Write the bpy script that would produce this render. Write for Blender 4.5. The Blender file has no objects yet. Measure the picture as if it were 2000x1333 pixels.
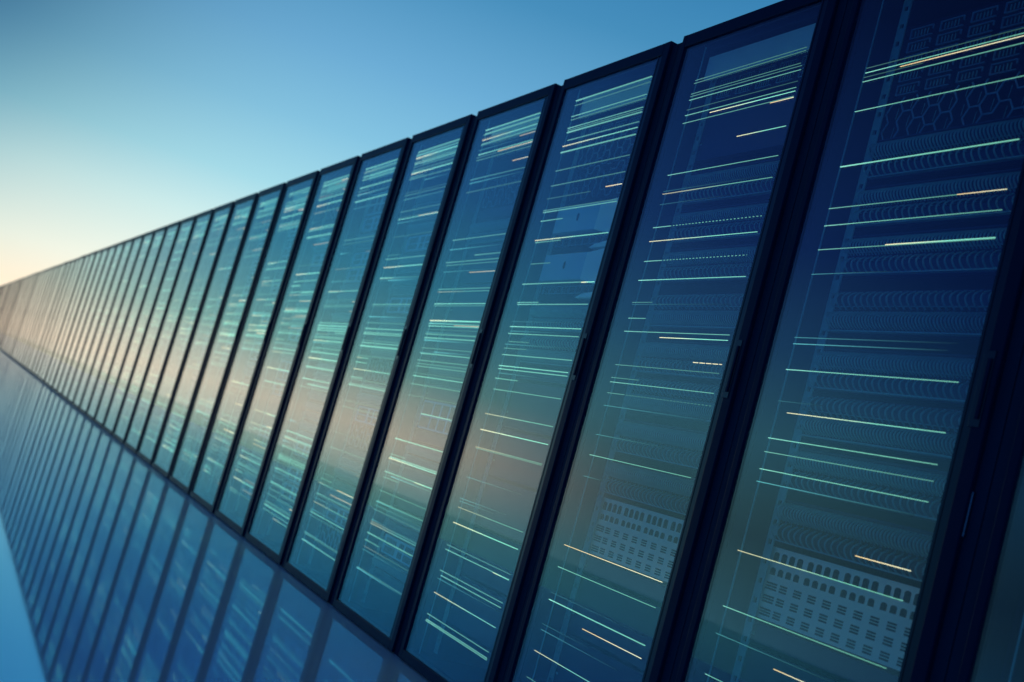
import bpy, math, random
from mathutils import Matrix, Vector
R = math.radians
sc = bpy.context.scene
col = sc.collection

# ------------------------------------------------------------------ measurements (metres)
CAM_H = 0.72036
ROW_Y = 1.6608          # front face of the doors
PITCH = 0.74722
DOOR_W = 0.6811
FIRST_L = -2.9199       # left edge of the door of cabinet 0
HGT = 2.1
# light strips of the three best seen cabinets: height, left end, right end (from door centre), kind, strength
A = [(1.825, -0.248, 0.197, 'g', 1), (1.837, -0.249, 0.194, 'g', 0.15), (1.819, -0.137, 0.199, 'o', 1), (1.803, -0.25, 0.205, 'g', 0.7), (1.814, -0.25, -0.068, 'g', 0.2), (1.729, -0.25, 0.224, 'g', 0.7), (1.593, -0.251, 0.245, 'G', 1), (1.491, -0.253, 0.245, 'g', 0.6), (1.491, 0.123, 0.245, 'o', 1), (1.449, -0.254, 0.245, 'g', 0.8), (1.391, -0.254, 0.245, 'g', 0.6), (1.393, -0.043, 0.245, 'y', 1.2), (1.332, -0.255, -0.002, 'f', 0.4), (1.181, -0.257, 0.216, 'f', 0.4), (1.166, -0.256, 0.195, 'f', 0.7), (1.105, -0.258, 0.241, 'g', 1), (1.031, -0.257, -0.111, 'f', 0.2), (1.006, -0.217, 0.239, 'y', 1), (0.944, -0.259, 0.238, 'g', 1), (0.912, -0.259, 0.239, 'd', 0.7), (0.872, -0.26, 0.238, 'g', 1), (0.843, -0.26, 0.213, 'f', 0.8), (0.683, -0.263, 0.235, 'y', 0.8), (0.74, 0.09, 0.236, 'o', 1.2), (0.556, -0.264, 0.234, 'g', 0.8), (0.494, -0.264, 0.117, 'f', 0.4), (0.472, -0.056, 0.043, 'o', 1), (0.402, -0.265, -0.179, 'g', 0.7)]
B = [(1.944, -0.235, 0.25, 'g', 0.5), (1.935, -0.237, 0.25, 'g', 0.3), (1.902, -0.238, 0.242, 'g', 0.3), (1.894, -0.237, 0.25, 'g', 0.4), (1.883, -0.238, 0.25, 'g', 0.8), (1.852, -0.236, 0.25, 'g', 0.2), (1.835, -0.238, 0.25, 'g', 0.7), (1.825, -0.113, 0.25, 'y', 1.2), (1.811, -0.239, 0.25, 'g', 0.6), (1.808, 0.158, 0.25, 'o', 1), (1.731, 0.049, 0.25, 'y', 1), (1.652, -0.243, 0.25, 'g', 0.7), (1.602, -0.242, 0.236, 'f', 0.2), (1.594, -0.243, 0.25, 'y', 0.6), (1.562, -0.242, 0.084, 'f', 0.2), (1.492, -0.244, 0.248, 'd', 0.8), (1.45, -0.244, 0.248, 'y', 1), (1.39, -0.243, 0.23, 'd', 0.8), (1.333, -0.245, 0.248, 'g', 1.2), (1.267, -0.246, -0.142, 'g', 0.5), (1.261, -0.243, 0.209, 'f', 0.2), (1.22, -0.243, -0.154, 'g', 0.8), (1.181, -0.246, 0.246, 'g', 0.9), (1.167, -0.058, 0.245, 'y', 1.2), (1.105, 0.125, 0.246, 'D', 1.2), (1.082, -0.246, 0.245, 'g', 0.5), (1.044, -0.248, -0.105, 'g', 0.3), (1.031, -0.248, 0.244, 'g', 0.7), (0.999, -0.247, 0.246, 'd', 0.5), (0.962, -0.248, 0.243, 'f', 0.4), (0.877, -0.248, 0.093, 'f', 0.4), (0.817, -0.25, 0.242, 'g', 0.9), (0.755, -0.251, -0.144, 'f', 0.4), (0.556, -0.254, 0.239, 'o', 1), (0.493, -0.255, 0.239, 'g', 0.8), (0.42, -0.253, 0.226, 'f', 0.2), (0.4, -0.254, 0.237, 'G', 1), (0.368, -0.05, 0.236, 'o', 1), (0.315, -0.253, 0.149, 'f', 0.3), (0.331, -0.256, 0.011, 'f', 0.2), (0.255, -0.258, 0.053, 'y', 0.7), (0.18, -0.259, -0.201, 'g', 0.5)]
C = [(2.007, -0.231, 0.25, 'G', 0.9), (1.989, -0.229, 0.25, 'g', 0.4), (1.948, -0.231, 0.25, 'g', 0.8), (1.935, -0.228, 0.25, 'g', 0.4), (1.905, -0.235, 0.25, 'g', 0.8), (1.897, -0.231, 0.25, 'g', 0.5), (1.889, -0.231, 0.25, 'G', 0.9), (1.857, -0.209, 0.25, 'g', 0.6), (1.838, -0.235, 0.25, 'y', 1), (1.815, -0.234, 0.25, 'G', 0.7), (1.747, -0.236, 0.249, 'g', 0.4), (1.692, -0.236, 0.25, 'g', 0.4), (1.652, 0.153, 0.25, 'o', 1), (1.645, -0.24, 0.059, 'g', 0.2), (1.595, -0.239, 0.25, 'g', 0.8), (1.602, -0.242, 0.247, 'g', 0.3), (1.563, -0.238, -0.083, 'g', 0.7), (1.493, -0.24, 0.25, 'y', 1), (1.485, -0.233, -0.052, 'g', 0.6), (1.407, -0.221, -0.081, 'g', 0.5), (1.335, -0.242, 0.17, 'g', 0.7), (1.334, 0.17, 0.25, 'y', 1.4), (1.269, -0.24, -0.085, 'g', 0.7), (1.262, -0.236, 0.248, 'g', 0.7), (1.201, -0.24, 0.234, 'f', 0.2), (1.183, -0.243, 0.248, 'g', 1.1), (1.167, -0.231, 0.153, 'f', 0.3), (1.158, -0.241, 0.247, 'g', 0.7), (1.13, -0.217, -0.071, 'g', 0.3), (1.12, -0.244, 0.213, 'f', 0.3), (1.106, -0.242, -0.075, 'g', 0.5), (1.083, -0.243, 0.246, 'g', 0.9), (1.044, -0.242, 0.244, 'g', 1.1), (1.033, -0.241, 0.245, 'g', 1), (1.018, -0.227, 0.068, 'f', 0.3), (0.999, -0.243, -0.075, 'g', 0.8), (0.961, -0.236, 0.244, 'g', 0.6), (0.874, -0.244, 0.243, 'y', 0.6), (0.818, -0.245, 0.243, 'y', 1.1), (0.757, -0.247, 0.241, 'y', 0.5), (0.753, -0.24, 0.238, 'g', 0.4), (0.651, -0.247, 0.164, 'f', 0.4), (0.577, -0.249, 0.101, 'f', 0.3), (0.567, -0.248, 0.016, 'f', 0.3), (0.546, -0.246, 0.238, 'y', 0.4), (0.493, -0.249, 0.238, 'y', 1.2), (0.416, -0.248, 0.236, 'g', 0.5), (0.4, -0.249, 0.236, 'g', 0.8), (0.399, 0.125, 0.236, 'y', 1.2), (0.329, -0.246, 0.236, 'g', 0.6), (0.314, -0.229, 0.234, 'g', 0.8), (0.301, -0.248, 0.235, 'f', 0.4), (0.254, -0.243, 0.236, 'y', 0.9), (0.18, -0.249, 0.235, 'g', 0.6), (0.162, -0.243, 0.236, 'g', 0.9), (0.157, -0.246, 0.237, 'g', 0.7)]

# ------------------------------------------------------------------ materials
def new_mat(name):
    m = bpy.data.materials.new(name); m.use_nodes = True
    nt = m.node_tree; nt.nodes.clear()
    out = nt.nodes.new('ShaderNodeOutputMaterial')
    return m, nt, out

def paint(name, colr, rough=0.35, metallic=0.0, spec=0.5, var=0.25, scale=6.0, bump=0.02, coat=0.0, ior=1.5):
    m, nt, out = new_mat(name)
    b = nt.nodes.new('ShaderNodeBsdfPrincipled')
    tc = nt.nodes.new('ShaderNodeTexCoord')
    n = nt.nodes.new('ShaderNodeTexNoise'); n.inputs['Scale'].default_value = scale; n.inputs['Detail'].default_value = 6
    nt.links.new(tc.outputs['Object'], n.inputs['Vector'])
    mr = nt.nodes.new('ShaderNodeMapRange')
    mr.inputs[3].default_value = 1 - var; mr.inputs[4].default_value = 1 + var
    nt.links.new(n.outputs['Fac'], mr.inputs[0])
    mx = nt.nodes.new('ShaderNodeMix'); mx.data_type = 'RGBA'; mx.blend_type = 'MULTIPLY'; mx.inputs[0].default_value = 1
    mx.inputs[6].default_value = (*colr, 1)
    cmb = nt.nodes.new('ShaderNodeCombineColor')
    for i in range(3): nt.links.new(mr.outputs[0], cmb.inputs[i])
    nt.links.new(cmb.outputs[0], mx.inputs[7])
    nt.links.new(mx.outputs[2], b.inputs['Base Color'])
    mr2 = nt.nodes.new('ShaderNodeMapRange')
    mr2.inputs[3].default_value = rough * .8; mr2.inputs[4].default_value = min(1, rough * 1.25)
    nt.links.new(n.outputs['Fac'], mr2.inputs[0]); nt.links.new(mr2.outputs[0], b.inputs['Roughness'])
    b.inputs['Metallic'].default_value = metallic
    b.inputs['Specular IOR Level'].default_value = spec
    b.inputs['Specular Tint'].default_value = (.45, .68, 1, 1)
    b.inputs['Coat Weight'].default_value = coat
    b.inputs['IOR'].default_value = ior
    if bump:
        n2 = nt.nodes.new('ShaderNodeTexNoise'); n2.inputs['Scale'].default_value = 400
        nt.links.new(tc.outputs['Object'], n2.inputs['Vector'])
        bp = nt.nodes.new('ShaderNodeBump'); bp.inputs['Strength'].default_value = bump; bp.inputs['Distance'].default_value = .001
        nt.links.new(n2.outputs['Fac'], bp.inputs['Height']); nt.links.new(bp.outputs[0], b.inputs['Normal'])
    nt.links.new(b.outputs[0], out.inputs[0])
    return m

M = {}
M['frame'] = paint('cabinet_paint', (.004, .0145, .052), .40, spec=.3, ior=1.22)
M['carcass'] = paint('carcass_paint', (.007, .026, .066), .55, spec=.3, ior=1.22)
M['inner'] = paint('inner_paint', (.006, .020, .11), .6, spec=.2)
M['chassis'] = paint('unit_paint', (.008, .028, .11), .5, spec=.3)
M['hole_shade'] = paint('opening_shade', (.002, .006, .03), .8, spec=.1)  # dark colour for the shade inside openings, laid on solid plates
M['rail'] = paint('rail_zinc', (.17, .50, .52), .35, metallic=.3)
M['pale'] = paint('pale_panel', (.85, .97, .80), .55, spec=.3, var=.1)
M['lit_top'] = paint('lit_top_tone', (.52, .85, .85), .6, spec=.2)  # light on the cabinet's inside top, put into a pale colour
M['wire'] = paint('cable_jacket', (.14, .42, .48), .45, var=.3, scale=30)
M['mesh'] = paint('grille_edge', (.10, .28, .46), .4)
M['blade'] = paint('blade_front', (.22, .60, .82), .45, var=.1)
M['lug'] = paint('blade_lug', (.55, .95, .98), .45, var=.1)
M['handle'] = paint('handle_black', (.002, .004, .016), .3)
M['chrome'] = paint('latch_metal', (.06, .10, .20), .25, metallic=.9)

def glass_mat():
    m, nt, out = new_mat('door_glass')
    geo = nt.nodes.new('ShaderNodeNewGeometry')
    ior = nt.nodes.new('ShaderNodeMix'); ior.data_type = 'FLOAT'
    ior.inputs[2].default_value = IOR; ior.inputs[3].default_value = 1 / IOR
    nt.links.new(geo.outputs['Backfacing'], ior.inputs[0])
    fr = nt.nodes.new('ShaderNodeFresnel'); nt.links.new(ior.outputs[0], fr.inputs['IOR'])
    tr = nt.nodes.new('ShaderNodeBsdfTransparent'); tr.inputs[0].default_value = (.90, .955, .97, 1)
    gl = nt.nodes.new('ShaderNodeBsdfGlossy'); gl.inputs['Roughness'].default_value = 0.0
    gl.inputs['Color'].default_value = (1, 1, 1, 1)
    mix = nt.nodes.new('ShaderNodeMixShader')
    nt.links.new(fr.outputs[0], mix.inputs[0]); nt.links.new(tr.outputs[0], mix.inputs[1]); nt.links.new(gl.outputs[0], mix.inputs[2])
    # faint blue veil over the interior, mixed into the glass colour
    df = nt.nodes.new('ShaderNodeBsdfDiffuse'); df.inputs[0].default_value = (.05, .20, .55, 1)
    mix2 = nt.nodes.new('ShaderNodeMixShader'); mix2.inputs[0].default_value = .02
    nt.links.new(mix.outputs[0], mix2.inputs[1]); nt.links.new(df.outputs[0], mix2.inputs[2])
    nt.links.new(mix2.outputs[0], out.inputs[0])
    return m
IOR = 1.65
M['glass'] = glass_mat()

GREEN = (.21, .60, .41); YEL = (.95, .78, .42); ORG = (1.0, .52, .22); TEAL = (.14, .55, .55)
def light_mat(name, stops, strength):
    m, nt, out = new_mat(name)
    tc = nt.nodes.new('ShaderNodeTexCoord'); sp = nt.nodes.new('ShaderNodeSeparateXYZ')
    nt.links.new(tc.outputs['Generated'], sp.inputs[0])
    cr = nt.nodes.new('ShaderNodeValToRGB'); e = cr.color_ramp.elements
    e[0].position = stops[0][0]; e[0].color = (*stops[0][1], 1)
    e[1].position = stops[-1][0]; e[1].color = (*stops[-1][1], 1)
    for p, c in stops[1:-1]:
        q = e.new(p); q.color = (*c, 1)
    nt.links.new(sp.outputs[0], cr.inputs[0])
    em = nt.nodes.new('ShaderNodeEmission'); em.inputs['Strength'].default_value = strength
    nt.links.new(cr.outputs[0], em.inputs[0]); nt.links.new(em.outputs[0], out.inputs[0])
    return m
def mul(c, f): return tuple(x * f for x in c)
LM = {}
def lmat(kind, s):
    s = max(.15, round(s * 5) / 5)
    key = (kind, s)
    if key not in LM:
        stops = {'g': [(0, (.30, .75, .55)), (.25, GREEN), (1, mul(GREEN, .8))],
                 'f': [(0, TEAL), (.6, mul(TEAL, .35)), (1, mul(TEAL, .04))],
                 'y': [(0, YEL), (.3, (.75, .85, .5)), (.6, (.25, .75, .52)), (1, GREEN)],
                 'Y': [(0, YEL), (1, mul(YEL, .9))],
                 'o': [(0, (1, .64, .26)), (.5, (1, .77, .42)), (1, (.92, .84, .52))]}[kind]
        LM[key] = light_mat('strip_light_' + {'g': 'mint', 'f': 'fading_teal', 'y': 'yellow_to_mint', 'Y': 'yellow', 'o': 'orange'}[kind], stops, 1.5 * s)
    return LM[key]

# ------------------------------------------------------------------ mesh builder
class MB:
    def __init__(s): s.v = []; s.f = []; s.m = []
    def box(s, x0, x1, y0, y1, z0, z1, mi=0):
        i = len(s.v)
        s.v += [(x0, y0, z0), (x1, y0, z0), (x1, y1, z0), (x0, y1, z0), (x0, y0, z1), (x1, y0, z1), (x1, y1, z1), (x0, y1, z1)]
        for q in ((0, 3, 2, 1), (4, 5, 6, 7), (0, 1, 5, 4), (1, 2, 6, 5), (2, 3, 7, 6), (3, 0, 4, 7)):
            s.f.append(tuple(i + k for k in q)); s.m.append(mi)
        return s
    def poly(s, pts, y0, y1, mi=0):           # outline in x,z given counter-clockwise seen from -y
        i = len(s.v); n = len(pts)
        s.v += [(p[0], y0, p[1]) for p in pts] + [(p[0], y1, p[1]) for p in pts]
        s.f.append(tuple(range(i, i + n))); s.m.append(mi)
        s.f.append(tuple(range(i + 2 * n - 1, i + n - 1, -1))); s.m.append(mi)
        for k in range(n):
            l = (k + 1) % n
            s.f.append((i + l, i + k, i + n + k, i + n + l)); s.m.append(mi)
        return s
    def tube(s, pts, r, n=6, mi=0):
        pts = [Vector(p) for p in pts]; base = len(s.v)
        for k, p in enumerate(pts):
            d = (pts[min(k + 1, len(pts) - 1)] - pts[max(k - 1, 0)]).normalized()
            a = Vector((0, 0, 1)) if abs(d.z) < .9 else Vector((1, 0, 0))
            if abs(d.x) < .3: a = Vector((1, 0, 0))
            u = d.cross(a).normalized(); w = d.cross(u)
            for j in range(n):
                t = 2 * math.pi * j / n
                s.v.append(tuple(p + r * (math.cos(t) * u + math.sin(t) * w)))
        for k in range(len(pts) - 1):
            for j in range(n):
                a = base + k * n + j; b = base + k * n + (j + 1) % n
                s.f.append((a, b, b + n, a + n)); s.m.append(mi)
        s.f.append(tuple(base + j for j in range(n - 1, -1, -1))); s.m.append(mi)
        e = base + (len(pts) - 1) * n
        s.f.append(tuple(e + j for j in range(n))); s.m.append(mi)
        return s
    def mesh(s, name, mats, bevel=0):
        me = bpy.data.meshes.new(name); me.from_pydata(s.v, [], s.f)
        for m in mats: me.materials.append(m)
        me.polygons.foreach_set('material_index', s.m)
        me.update()
        import bmesh
        bm = bmesh.new(); bm.from_mesh(me)
        bmesh.ops.recalc_face_normals(bm, faces=bm.faces)
        if bevel:
            bmesh.ops.bevel(bm, geom=list(bm.edges), offset=bevel, segments=2, affect='EDGES', profile=.6)
        bm.to_mesh(me); bm.free()
        return me

def obj(name, me, parent=None, loc=(0, 0, 0)):
    o = bpy.data.objects.new(name, me); col.objects.link(o)
    o.location = loc
    if parent: o.parent = parent
    return o

# ------------------------------------------------------------------ shared meshes of a cabinet (local: x 0..DOOR_W, y 0 = door face, z up)
W = DOOR_W; DT = .030; G = (PITCH - DOOR_W) / 2
GL, GR, GT, GB = .020, .054, .040, .036      # widths of stiles and rails around the glass
def frame_mesh():
    b = MB()
    b.box(0, GL, 0, DT, 0.004, HGT); b.box(W - .033, W, 0, DT, 0.004, HGT)
    b.box(GL, W - .033, 0.0, DT, HGT - GT, HGT - .0005); b.box(GL, W - .033, 0.0, DT, 0.0045, GB)
    # inner lip that carries the pane
    b2 = MB()
    return b.mesh('door_frame', [M['frame']], .0022)
def lip_mesh():
    b = MB(); t = .007
    b.box(GL + .0005, GL + t, .011, .0145, GB + .0005, HGT - GT - .0005)
    b.box(W - GR, W - .0335, .0045, .022, GB + .0005, HGT - GT - .0005); b.box(W - .038, W - .0332, .0012, .0045, GB + .0005, HGT - GT - .0005)
    b.box(W - GR - t, W - GR - .0005, .0035, .0145, GB + .0005, HGT - GT - .0005)
    b.box(GL + t, W - GR - t, .011, .0144, HGT - GT - t, HGT - GT - .0005)
    b.box(GL + t, W - GR - t, .011, .0144, GB + .0005, GB + t)
    return b.mesh('gasket', [M['handle']], 0)
def pane_mesh():
    return MB().box(GL + .001, W - GR - .001, .006, .010, GB + .001, HGT - GT - .001).mesh('glass_pane', [M['glass']])
def carcass_mesh():
    b = MB(); y0 = DT + .004; D = 1.0; H = HGT - .012; x0 = -G + .0015; x1 = W + G - .0015
    f0 = .010
    b.box(x0, -.0015, f0, y0 + .05, 0, H); b.box(W + .0015, x1, f0, y0 + .05, 0, H)       # front posts beside the door
    b.box(-.0014, GL - .004, y0, y0 + .05, 0.0003, H - .0002); b.box(W - .035, W + .0014, y0, y0 + .05, 0.0003, H - .0002)
    b.box(GL - .004, W - .035, y0 + .001, y0 + .05, H - .045, H - .0005); b.box(GL - .004, W - .035, y0 + .001, y0 + .05, 0.0005, .04)
    b.box(x0 + .0005, x0 + .02, y0 + .05, D, 0.0005, H - .0006); b.box(x1 - .02, x1 - .0005, y0 + .05, D, 0.0005, H - .0006)
    b.box(x0 + .02, x1 - .02, y0 + .05, D, H - .02, H - .0007); b.box(x0 + .02, x1 - .02, y0 + .05, D, .0006, .02)
    return b.mesh('carcass', [M['carcass']], 0)
def backing_mesh():
    b = MB(); y0 = DT + .056; x0 = -G + .022; x1 = W + G - .022
    b.box(x0, x1, .975, .99, .021, HGT - .035)
    b.box(x0, x0 + .004, y0, .97, .021, HGT - .035); b.box(x1 - .004, x1, y0, .97, .021, HGT - .035)
    return b.mesh('inner_lining', [M['inner']])
CX = W / 2
EQ = .090                                      # face of the rack equipment
def rail_mesh():
    b = MB(); w = .026; z0, z1 = .06, HGT - .06
    # punched strip: two edges plus bridges, so that the holes are real
    pitch = .0445; n = int((z1 - z0) / pitch)
    b.box(0, .007, 0, .003, z0, z1); b.box(w - .007, w, 0, .003, z0, z1)
    for i in range(n + 1):
        z = z0 + i * pitch; b.box(.007, w - .007, 0.0001, .0029, z, min(z1, z + pitch - .012))
    b.box(0, .002, .003, .0115, z0, z1)
    return b.mesh('mounting_rail', [M['rail']])
def guide_mesh():
    return MB().box(-.0011, .0011, 0, .003, .05, HGT - .05).mesh('strip_guide', [M['rail']])
def handle_mesh():
    b = MB()
    b.box(-.013, .013, -.0015, .002, 1.02, 1.165)
    h = b.mesh('handle', [M['handle']], .0008)
    return h
def lever_mesh():
    return MB().box(-.001, .0085, -.0045, -.001, 1.035, 1.15).mesh('lever', [M['frame']], .0018)

def blank_mesh(h):
    b = MB(); b.box(-.241, .241, 0, .02, 0, h - .002, 0)
    b.box(-.236, -.226, -.001, .001, h * .3, h * .3 + .006, 1); b.box(.226, .236, -.001, .001, h * .3, h * .3 + .006, 1)
    return b.mesh('blank_panel', [M['chassis'], M['rail']], 0)
def patch_mesh(seed, up=True):
    """patch panel: a row of 24 ports with cables that bow out of them upwards and downwards"""
    rg = random.Random(seed); b = MB(); h = .100
    b.box(-.241, .241, 0, .02, 0, h - .002, 0)
    zc = h * (.46 if up else .52)
    b.box(-.238, .238, -.003, .001, zc - .012, zc + .012, 0)
    n = 24; dx = .468 / n
    for i in range(n):
        x = -.234 + dx * (i + .5)
        b.box(x - .0065, x + .0065, -.0045, -.002, zc - .008, zc + .008, 1)
        b.box(x - .0075, x + .0075, -.006, -.0025, zc + .0085, zc + .0105, 2)
        b.box(x - .0015, x + .0015, -.007, -.004, zc - .0125, zc - .0105, 3)
        j = rg.uniform(-.0012, .0012)
        for k in (0, 1):
            for sgn, hh in ((1, .040), (-1, .040)):
                if k and sgn == (-1 if up else 1): continue
                xx = x + (k - .5) * dx * .5
                pts = []
                for a in range(8):
                    t = a / 7
                    pts.append((xx + j * math.sin(t * 3.1), -.004 - (.021 + j) * math.sin(math.pi * t) ** .8, zc + sgn * (.003 + hh * t)))
                b.tube(pts, .0021, 5, 2)
    b.box(-.238, .238, -.012, .0, .0015, .0045, 2); b.box(-.238, .238, -.006, .0, h - .006, h - .0035, 0)
    return b.mesh('patch_panel', [M['chassis'], M['hole_shade'], M['wire'], M['rail']])
def grille_mesh(rows):
    """vent unit: rows of framed louvre cells"""
    b = MB(); ph = .034; h = rows * ph + .006
    b.box(-.241, .241, 0, .02, 0, h, 1)
    nx = 5; x0 = -.212
    for r in range(rows):
        for c in range(nx):
            x = x0 + c * .090; z = .005 + r * ph; e = .0018
            w_, hh = .068, ph - .009
            for (xa, za, xb, zb) in ((x, z, x + w_, z + e), (x, z + hh - e, x + w_, z + hh), (x, z + e, x + e, z + hh - e), (x + w_ - e, z + hh * .55, x + w_, z + hh - e)):
                b.box(xa, xb, -.004, .0005, za, zb, 0)
            for q in range(5):
                xs = x + .012 + q * .0098
                b.box(xs, xs + .0016, -.002, .0005, z + .0055, z + hh - .0055, 2)
    return b.mesh('vent_grille', [M['mesh'], M['hole_shade'], M['wire']])
def honey_mesh(seed, rows=2):
    rg = random.Random(seed); b = MB(); h = .056 * rows
    b.box(-.241, .241, .012, .02, 0, h, 1)
    s = .0265; dx = 1.5 * s; dz = math.sqrt(3) * s
    done = set()
    for c in range(11):
        for r in range(rows):
            cx = -.205 + c * dx; cz = .031 + r * dz + (dz / 2 if c % 2 else 0)
            for k in range(6):
                a0 = math.pi / 3 * k; a1 = math.pi / 3 * (k + 1)
                p = (cx + s * math.cos(a0), cz + s * math.sin(a0)); q = (cx + s * math.cos(a1), cz + s * math.sin(a1))
                key = tuple(sorted(((round(p[0], 3), round(p[1], 3)), (round(q[0], 3), round(q[1], 3)))))
                if key in done: continue
                done.add(key)
                if rg.random() < .12 or max(p[1], q[1]) > h + .012: continue
                b.tube([(p[0], .002, p[1]), (q[0], .002, q[1])], .0021, 5, 0)
            b.tube([(cx, .009, cz - s * .5), (cx + .003, .009, cz + s * .5)], .0008, 4, 2)
    return b.mesh('honeycomb_grille', [M['mesh'], M['hole_shade'], M['wire']])
def slot_mesh():
    """pale perforated power shelf: two rows of arched openings, three rows of triple slots"""
    b = MB(); h = .160
    b.box(-.241, .241, 0, .06, 0, h, 0)
    def arch(x, z, w_, hh):
        pts = [(x, z), (x + w_, z)]
        for k in range(5):
            a = math.pi * k / 4
            pts.append((x + w_ / 2 + w_ / 2 * math.cos(a), z + hh - w_ * .25 + w_ * .25 * math.sin(a)))
        b.poly(pts, -.0012, .001, 1)  # dark plate standing proud in place of a shaded opening
    for g in range(4):
        for k in range(4):
            x = -.226 + g * .113 + k * .0262
            arch(x, .127, .016, .023); arch(x, .099, .016, .016)
    for g in range(10):
        for r in range(3):
            x = -.229 + g * .0462; z = .008 + r * .029
            wd = .036 if g in (0, 9) else .024
            for q in range(3):
                b.box(x, x + wd, -.001, .001, z + q * .0062, z + q * .0062 + .0038, 1)
    return b.mesh('slotted_shelf', [M['pale'], M['hole_shade']])
def blade_mesh():
    b = MB(); h = .165
    b.box(-.241, .241, 0, .03, 0, h - .004, 3)
    b.box(-.215, .075, -.030, .002, .062, h - .012, 0)
    b.poly([(.075, .060), (.190, .040), (.190, h - .004), (.075, h - .014)], -.032, .002, 2)
    b.poly([(.050, .002), (.190, .002), (.190, .024), (.085, .014)], -.020, .002, 2)
    pts = [(-.06 + .0055 * math.cos(a), .112 + .014 * math.sin(a)) for a in [2 * math.pi * k / 10 for k in range(10)]]
    b.poly(pts, -.032, -.029, 3)
    for i in range(9):
        x = -.215 + i * .045
        b.box(x, x + .038, -.006, .001, .046, .048, 4); b.box(x, x + .002, -.006, .001, .020, .046, 4)
        b.box(x + .006, x + .036, -.004, .001, .022, .024, 4)
    return b.mesh('blade_unit', [M['blade'], M['chassis'], M['lug'], M['hole_shade'], M['mesh']])
def server_mesh(seed, h=.083):
    """flat-fronted server: bezel, ventilation slits, two pull ears"""
    rg = random.Random(seed); b = MB()
    b.box(-.241, .241, 0, .03, 0, h - .003, 0)
    b.box(-.218, .218, -.007, .002, .004, h - .007, 1)
    for i in range(26):
        x = -.205 + i * .0158
        if rg.random() < .2: continue
        b.box(x, x + .0105, -.0082, -.006, .012, h * .42, 2)
        b.box(x, x + .0105, -.0082, -.006, h * .5, h - .016, 2)
    for s in (-1, 1):
        b.box(s * .230 - .005, s * .230 + .005, -.016, .001, h * .25, h * .75, 3)
    return b.mesh('server_unit', [M['chassis'], M['blade'], M['hole_shade'], M['rail']])

SH = {'door': frame_mesh(), 'gasket': lip_mesh(), 'pane': pane_mesh(), 'carcass': carcass_mesh(), 'lining': backing_mesh(),
      'rail': rail_mesh(), 'guide': guide_mesh(), 'handle': handle_mesh(), 'lever': lever_mesh()}
EQM = {'blank': blank_mesh(.044), 'p1': patch_mesh(1), 'p2': patch_mesh(2, False), 'p3': patch_mesh(3), 'g2': grille_mesh(2), 'g3': grille_mesh(3),
       'h2': honey_mesh(4), 'h1': honey_mesh(9, 2), 'slots': slot_mesh(), 'blade': blade_mesh(), 's1': server_mesh(1), 's2': server_mesh(5, .125), 'bigblank': blank_mesh(.16)}
EQN = {'blank': 'blank_panel', 'bigblank': 'blank_panel', 'p': 'patch_panel', 'g': 'vent_grille', 'h': 'honeycomb_grille', 'slots': 'slotted_shelf', 'blade': 'blade_unit', 's': 'server_unit'}
def eqname(k): return EQN.get(k) or EQN[k[0]]
# equipment by height of its lower edge
COILS = [(1.585, 'p1'), (1.468, 'p3'), (1.350, 'p3'), (1.215, 'p2'), (1.080, 'p1'), (.968, 'p2'), (.845, 'p3'), (.725, 'p1')]
LAYOUT = {
 -1: [(1.858, 'g3'), (1.785, 'g2'), (1.672, 'h2')] + COILS + [(.553, 'slots'), (.50, 'blank'), (.33, 'bigblank'), (.16, 'bigblank')],
 0: [(1.905, 'g2'), (1.722, 'bigblank')] + COILS + [(.553, 'slots'), (.50, 'blank'), (.33, 'bigblank'), (.16, 'bigblank')],
 1: [(1.895, 'g2'), (1.775, 'h2'), (1.655, 'h1'), (1.470, 'blade'), (1.300, 'blade'), (1.190, 'p1'), (1.075, 'p2'), (1.02, 'blank'), (.85, 'bigblank'), (.68, 'bigblank'), (.51, 'bigblank'), (.34, 'bigblank'), (.17, 'bigblank')],
 -2: [(1.858, 'g3'), (1.672, 'h2')] + COILS + [(.553, 'slots'), (.33, 'bigblank'), (.16, 'bigblank')],
}
def random_layout(rg):
    z = .16; out = []
    while z < 1.86:
        k, h = rg.choice([('p1', .104), ('p2', .104), ('p3', .104), ('s1', .087), ('s2', .129), ('s1', .087), ('blank', .046), ('h1', .114), ('bigblank', .164)])
        out.append((z, k)); z += h
    out.append((1.99 - .08, 'g2'))
    return [t for t in out if t[0] < 1.80 or t[1] == 'g2']

# light strip meshes, unit length, scaled along x
def strip_mesh(r): return MB().tube([(0, 0, 0), (1, 0, 0)], r, 6)
STRIP = {}
def strip(kind, s, r):
    key = (kind, max(.15, round(s * 5) / 5), r)
    if key not in STRIP:
        STRIP[key] = strip_mesh(r).mesh('light_strip', [lmat(kind, s)])
    return STRIP[key]
def add_strip(parent, z, xl, xr, kind, s, r):
    if kind == 'G': kind = 'g'; r = r * 1.55
    if kind in 'dD':
        b = MB(); L = xr - xl
        step = .0155 if kind == 'd' else .028; x = xl + (.085 if kind == 'd' else 0)
        if kind == 'd': b.tube([(0, 0, 0), (.085, 0, 0)], r, 6)
        while x < xr:
            w_ = step * (.38 if kind == 'd' else .78)
            b.tube([(x - xl, 0, 0), (min(x + w_, xr) - xl, 0, 0)], r, 6); x += step
        me = b.mesh('light_strip', [lmat('g' if kind == 'd' else 'Y', s)])
        return obj('light_strip', me, parent, (CX + xl, .0165, z))
    o = obj('light_strip', strip(kind, s, r), parent, (CX + xl, .0165, z))
    o.scale = (xr - xl, 1, 1)
    return o

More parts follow.
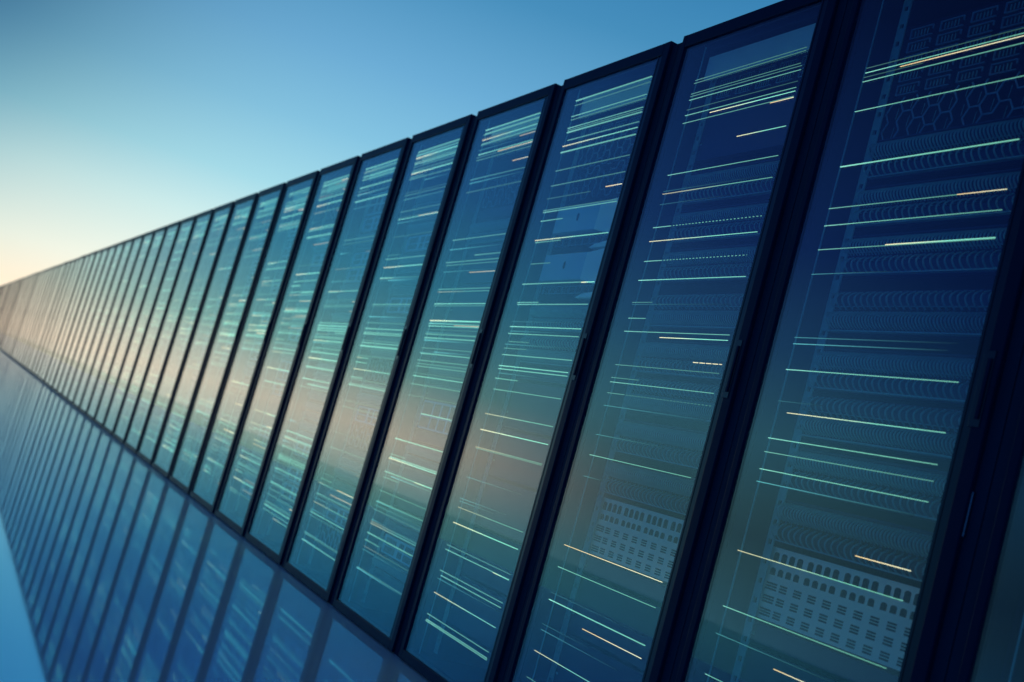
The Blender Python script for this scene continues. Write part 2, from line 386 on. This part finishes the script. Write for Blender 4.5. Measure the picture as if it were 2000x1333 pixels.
def random_strips(k, rg):
    n = 86 if k < 9 else (66 if k < 13 else (44 if k < 18 else 14))
    out = []
    for i in range(n):
        u = rg.random()
        if u < .22: z = 2.0 - .24 * rg.random() ** 1.5
        elif u < .50: z = rg.gauss(1.13, .11)
        elif u < .76: z = rg.uniform(.15, .60)
        else: z = rg.uniform(.6, 1.75)
        z = min(2.01, max(.14, z))
        kind = rg.choices('gGfyo', (50, 9, 16, 14, 9) if k < 5 else (40, 8, 10, 26, 14))[0]
        s = rg.choice([.2, .2, .3, .4, .4, .6, .8, 1.0, 1.2]) * (1.25 if kind in 'yo' else 1)
        xl, xr = -.245 + rg.uniform(-.002, .012), .246
        if kind == 'o': xl = rg.choice([.12, .02, .18, -.05, .2])
        elif rg.random() < .14: xr = -.08
        elif rg.random() < .10: xl = rg.uniform(-.2, .1)
        out.append((round(z, 4), xl, xr, kind, s))
    # the bright bundle at the top
    out += [(2.006, -.235, .246, 'G', .9), (1.99, -.232, .246, 'g', .7), (1.945, -.235, .246, 'g', .9), (1.90, -.235, .246, 'G', .8)]
    return out

GROUP = 'server cabinets standing side by side in one long row'
def cabinet(k):
    rg = random.Random(100 + k)
    root = bpy.data.objects.new('server_cabinet', None); col.objects.link(root)
    root.empty_display_size = .2
    root.location = (FIRST_L - k * PITCH, ROW_Y + (rg.uniform(-.008, .008) if k > 28 else (rg.uniform(-.006, .006) if k > 20 else 0)), 0)
    obj('carcass', SH['carcass'], root)
    door = obj('door', SH['door'], root)
    obj('glass_pane', SH['pane'], door)
    if k < 40:
        obj('inner_lining', SH['lining'], root)
        obj('gasket', SH['gasket'], door)
        hd = obj('handle', SH['handle'], door, (W - .026, 0, 0))
        if k < 8: obj('lever', SH['lever'], door, (W - .026, 0, 0))
    if k < 22:
        obj('mounting_rail', SH['rail'], root, (CX - .252, EQ - .012, 0)); obj('mounting_rail', SH['rail'], root, (CX + .228, EQ - .012, 0))
        obj('strip_guide', SH['guide'], root, (CX - .255 if k < 0 else CX - .232, .0185, 0))
        for z, e in (LAYOUT[k] if k in LAYOUT else random_layout(rg)):
            obj(eqname(e), EQM[e], root, (CX, EQ, z))
        if k >= 0: obj('lit_top_panel', SH.setdefault('lit_top', MB().box(-.241, .245, 0, .012, 0, .072).mesh('lit_top_panel', [M['lit_top']], .001)), root, (CX, .046, 1.958))  # added panel, coloured pale for the lit top of the interior
        L = {-1: A, 0: B, 1: C}.get(k)
        if k == -1: L = [t if t[3] != 'd' else (t[0], t[1], t[2], 'g', .6) for t in A]
        if k == -2: L = [t for t in A if t[0] < .5]
        if L is None: L = random_strips(k, rg)
        r = .0009 if k < 0 else (.0010 if k < 1 else (.0014 if k < 4 else .0019))
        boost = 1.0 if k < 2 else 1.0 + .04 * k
        for (z, xl, xr, kind, s) in L[:98]:
            add_strip(root, z, xl, xr, kind, s * boost, r)
    root['category'] = 'server cabinet'; root['group'] = GROUP
    root['label'] = label(k)
    if k == -1:
        obj('latch', MB().box(W + .001, W + .006, .004, .012, .822, .905).mesh('latch', [M['chrome']], .001), door)
    return root

ORD = ['fourth', 'fifth', 'sixth', 'seventh', 'eighth', 'ninth', 'tenth', 'eleventh', 'twelfth', 'thirteenth', 'fourteenth', 'fifteenth', 'sixteenth']
def label(k):
    if k == -2: return 'dark cabinet cut off by the right edge of the photo, only a sliver showing'
    if k == -1: return 'largest whole glass cabinet, pale slotted panel low down, honeycomb grille under its top vents'
    if k == 0: return 'second largest glass cabinet, pale slotted panel low down, dark empty bay under its top vents'
    if k == 1: return 'third largest glass cabinet, two pale blue blade boxes in its upper half'
    if k - 2 < len(ORD):
        tail = 'mint light strips bundled at its top' if k < 9 else 'blurred light strips behind its glass'
        return '%s largest whole cabinet counting from the right, %s' % (ORD[k - 2], tail)
    return 'distant narrow blurred cabinet towards the left end of the row'

for k in range(-2, 97):
    cabinet(k)

# ------------------------------------------------------------------ floor and ground
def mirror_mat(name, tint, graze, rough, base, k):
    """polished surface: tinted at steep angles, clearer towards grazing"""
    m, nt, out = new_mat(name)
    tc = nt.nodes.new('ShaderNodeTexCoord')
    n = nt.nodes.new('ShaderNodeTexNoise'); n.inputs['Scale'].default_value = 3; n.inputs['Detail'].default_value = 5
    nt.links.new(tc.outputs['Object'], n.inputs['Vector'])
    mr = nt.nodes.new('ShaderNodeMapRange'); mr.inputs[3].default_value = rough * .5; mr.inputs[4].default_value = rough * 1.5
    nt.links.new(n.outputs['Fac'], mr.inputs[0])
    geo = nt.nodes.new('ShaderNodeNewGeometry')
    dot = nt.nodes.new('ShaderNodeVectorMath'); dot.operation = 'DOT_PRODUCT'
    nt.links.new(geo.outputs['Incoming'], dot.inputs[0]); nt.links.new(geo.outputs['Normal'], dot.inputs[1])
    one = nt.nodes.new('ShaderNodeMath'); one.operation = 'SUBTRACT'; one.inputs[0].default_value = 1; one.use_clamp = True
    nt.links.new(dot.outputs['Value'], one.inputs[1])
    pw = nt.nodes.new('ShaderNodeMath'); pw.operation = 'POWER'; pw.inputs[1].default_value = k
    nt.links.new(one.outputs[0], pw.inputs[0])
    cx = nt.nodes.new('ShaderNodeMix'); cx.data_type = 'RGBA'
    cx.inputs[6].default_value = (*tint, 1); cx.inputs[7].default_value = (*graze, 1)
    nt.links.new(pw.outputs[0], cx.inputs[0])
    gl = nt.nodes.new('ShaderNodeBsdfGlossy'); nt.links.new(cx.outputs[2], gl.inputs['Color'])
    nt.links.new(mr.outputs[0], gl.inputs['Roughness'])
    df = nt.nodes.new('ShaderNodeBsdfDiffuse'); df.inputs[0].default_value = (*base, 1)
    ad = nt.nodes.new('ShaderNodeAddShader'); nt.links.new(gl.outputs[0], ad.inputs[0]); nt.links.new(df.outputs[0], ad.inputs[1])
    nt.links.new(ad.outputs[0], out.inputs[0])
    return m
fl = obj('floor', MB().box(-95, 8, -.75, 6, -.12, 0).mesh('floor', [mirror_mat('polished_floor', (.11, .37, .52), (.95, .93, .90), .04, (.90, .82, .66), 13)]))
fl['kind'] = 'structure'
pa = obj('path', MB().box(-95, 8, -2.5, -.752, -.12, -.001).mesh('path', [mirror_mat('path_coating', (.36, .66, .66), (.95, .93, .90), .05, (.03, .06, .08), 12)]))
pa['kind'] = 'structure'
gm = mirror_mat('wet_ground', (.97, .98, .96), (1, 1, 1), .025, (.01, .01, .01), 6)
b = MB(); b.v = [(-400, -400, -.124), (400, -400, -.124), (400, 400, -.124), (-400, 400, -.124)]; b.f = [(0, 1, 2, 3)]; b.m = [0]
g = obj('ground', b.mesh('ground', [gm])); g['kind'] = 'structure'

HAZE = 0
if HAZE:
    hm, hnt, hout = new_mat('haze')
    pv = hnt.nodes.new('ShaderNodeVolumePrincipled'); pv.inputs['Density'].default_value = HAZE
    pv.inputs['Color'].default_value = (.85, .92, .93, 1); pv.inputs['Anisotropy'].default_value = .3
    hnt.links.new(pv.outputs[0], hout.inputs['Volume'])
    hz = obj('haze', MB().box(-420, 420, -420, 420, -1.2, 2.6).mesh('haze', [hm])); hz['kind'] = 'stuff'
# ------------------------------------------------------------------ sky
SUN_AZ, SUN_EL = 82.0, 4.0        # azimuth measured from +Y towards -X
w = bpy.data.worlds.new('World'); sc.world = w; w.use_nodes = True
nt = w.node_tree; nt.nodes.clear()
N = nt.nodes.new; Lk = nt.links.new
def math_(op, a, b=None, c=None, clamp=False):
    n = N('ShaderNodeMath'); n.operation = op; n.use_clamp = clamp
    for i, v in enumerate((a, b, c)):
        if v is None: continue
        if isinstance(v, (int, float)): n.inputs[i].default_value = v
        else: Lk(v, n.inputs[i])
    return n.outputs[0]
tc = N('ShaderNodeTexCoord'); sp = N('ShaderNodeSeparateXYZ'); Lk(tc.outputs['Generated'], sp.inputs[0])
X, Y, Z = sp.outputs
el = math_('MULTIPLY', math_('ARCSINE', math_('MINIMUM', math_('MAXIMUM', Z, -1.0), 1.0)), 180 / math.pi)
az = math_('MULTIPLY', math_('ARCTAN2', math_('MULTIPLY', X, -1.0), Y), 180 / math.pi)
# elevation to ramp position: 0 at -6 deg, 1 at 60 deg
pos = math_('DIVIDE', math_('ADD', el, 6.0), 66.0, clamp=True)
def srgb(c): return tuple(((v / 255 + .055) / 1.055) ** 2.4 if v > 10 else v / 255 / 12.92 for v in c)
def ramp(stops):
    r = N('ShaderNodeValToRGB'); e = r.color_ramp.elements; r.color_ramp.interpolation = 'LINEAR'
    while len(e) > 1: e.remove(e[0])
    first = True
    for d, c in stops:
        p = (d + 6) / 66
        q = e[0] if first else e.new(p)
        q.position = p; q.color = (*c, 1); first = False
    Lk(pos, r.inputs[0]); return r.outputs[0]
toward = ramp([(-6, (1.2, .92, .72)), (0, (1.2, .98, .76)), (1.2, (1.05, .92, .74)), (2, srgb((252, 240, 218))), (4, srgb((238, 246, 234))), (7.5, srgb((200, 236, 238))),
               (10, srgb((158, 218, 234))), (13.4, srgb((126, 193, 224))), (17, srgb((102, 170, 212))), (21.8, srgb((66, 140, 186))), (25, srgb((52, 127, 177))), (36, srgb((26, 78, 138))), (60, srgb((8, 34, 92)))])
away = ramp([(-6, (.11, .31, .37)), (0, (.12, .34, .40)), (1.5, (.13, .40, .47)), (4.6, (.14, .52, .70)), (9, (.06, .27, .62)), (14, (.022, .10, .45)), (25, (.006, .028, .16)), (60, (.002, .008, .05))])
side = ramp([(-6, (1.24, 1.14, .88)), (0, (1.28, 1.18, .92)), (1.5, (.88, 1.02, .86)), (3, (.36, .80, .74)), (5, (.18, .64, .74)), (7.5, (.08, .51, .76)),
             (12.5, (.04, .28, .70)), (20, (.018, .14, .50)), (30, (.008, .06, .28)), (60, (.002, .015, .09))])
def smooth(v, lo, hi):
    n = N('ShaderNodeMapRange'); n.interpolation_type = 'SMOOTHSTEP'
    n.inputs[1].default_value = lo; n.inputs[2].default_value = hi; n.inputs[3].default_value = 0; n.inputs[4].default_value = 1
    Lk(v, n.inputs[0]); return n.outputs[0]
t_side = smooth(az, 87, 104)
t_away = math_('MAXIMUM', smooth(az, 110, 125), smooth(math_('MULTIPLY', az, -1.0), -48, -28))
m0 = N('ShaderNodeMix'); m0.data_type = 'RGBA'; Lk(t_side, m0.inputs[0]); Lk(toward, m0.inputs[6]); Lk(side, m0.inputs[7])
mx = N('ShaderNodeMix'); mx.data_type = 'RGBA'; Lk(t_away, mx.inputs[0]); Lk(m0.outputs[2], mx.inputs[6]); Lk(away, mx.inputs[7])
# lens vignette of the upper left, put into the sky colour
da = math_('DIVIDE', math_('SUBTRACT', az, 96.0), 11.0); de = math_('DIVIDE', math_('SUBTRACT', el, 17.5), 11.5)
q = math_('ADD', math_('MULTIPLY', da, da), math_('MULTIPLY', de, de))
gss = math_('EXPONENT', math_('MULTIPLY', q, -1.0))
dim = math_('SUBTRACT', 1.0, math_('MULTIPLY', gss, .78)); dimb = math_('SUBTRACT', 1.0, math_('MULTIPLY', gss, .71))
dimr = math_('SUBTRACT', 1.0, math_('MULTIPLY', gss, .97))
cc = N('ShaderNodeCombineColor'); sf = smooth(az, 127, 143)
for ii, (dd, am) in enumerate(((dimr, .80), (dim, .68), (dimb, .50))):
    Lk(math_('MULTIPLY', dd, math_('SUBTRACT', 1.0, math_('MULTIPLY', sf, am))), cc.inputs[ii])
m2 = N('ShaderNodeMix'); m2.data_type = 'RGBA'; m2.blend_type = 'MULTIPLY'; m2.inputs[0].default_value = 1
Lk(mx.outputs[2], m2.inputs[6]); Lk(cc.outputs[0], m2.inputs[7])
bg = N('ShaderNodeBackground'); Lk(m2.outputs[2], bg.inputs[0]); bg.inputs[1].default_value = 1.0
sky = N('ShaderNodeTexSky'); sky.sky_type = 'NISHITA'; sky.sun_disc = False
sky.sun_elevation = R(SUN_EL); sky.sun_rotation = R(-SUN_AZ); sky.ozone_density = 3
bg2 = N('ShaderNodeBackground'); Lk(sky.outputs[0], bg2.inputs[0]); bg2.inputs[1].default_value = .006
ad = N('ShaderNodeAddShader'); Lk(bg.outputs[0], ad.inputs[0]); Lk(bg2.outputs[0], ad.inputs[1])
wo = N('ShaderNodeOutputWorld'); Lk(ad.outputs[0], wo.inputs[0])

sd = bpy.data.lights.new('sun', 'SUN'); sd.energy = .5; sd.angle = R(10); sd.color = (1, .80, .60)
so = bpy.data.objects.new('sun', sd); col.objects.link(so)
a = R(SUN_AZ); e_ = R(SUN_EL)
sdir = Vector((-math.sin(a) * math.cos(e_), math.cos(a) * math.cos(e_), math.sin(e_)))
so.rotation_euler = sdir.to_track_quat('Z', 'Y').to_euler()

# ------------------------------------------------------------------ camera
yaw, pitch, roll = 1.12657624, 0.105120441, 0.277947462
wv = Vector((-math.sin(yaw) * math.cos(pitch), math.cos(yaw) * math.cos(pitch), math.sin(pitch)))
rt = wv.cross(Vector((0, 0, 1))).normalized(); up = rt.cross(wv)
r2 = math.cos(roll) * rt + math.sin(roll) * up; u2 = -math.sin(roll) * rt + math.cos(roll) * up
cd = bpy.data.cameras.new('camera'); cd.sensor_width = 36; cd.lens = 36 * 2265.055 / 2000
cd.clip_start = .05; cd.clip_end = 6000
cd.dof.use_dof = True; cd.dof.focus_distance = 3.0; cd.dof.aperture_fstop = 3.5
co = bpy.data.objects.new('camera', cd); col.objects.link(co)
co.matrix_world = Matrix(((r2.x, u2.x, -wv.x, 0), (r2.y, u2.y, -wv.y, 0), (r2.z, u2.z, -wv.z, CAM_H), (0, 0, 0, 1)))
sc.camera = co

sc.view_settings.view_transform = 'Standard'; sc.view_settings.look = 'None'
sc.view_settings.exposure = 0; sc.view_settings.gamma = 1; sc.view_settings.use_curve_mapping = False
sc.cycles.max_bounces = 10; sc.cycles.transparent_max_bounces = 24; sc.cycles.glossy_bounces = 5
sc.cycles.use_light_tree = True
sc.cycles.sample_clamp_indirect = 4
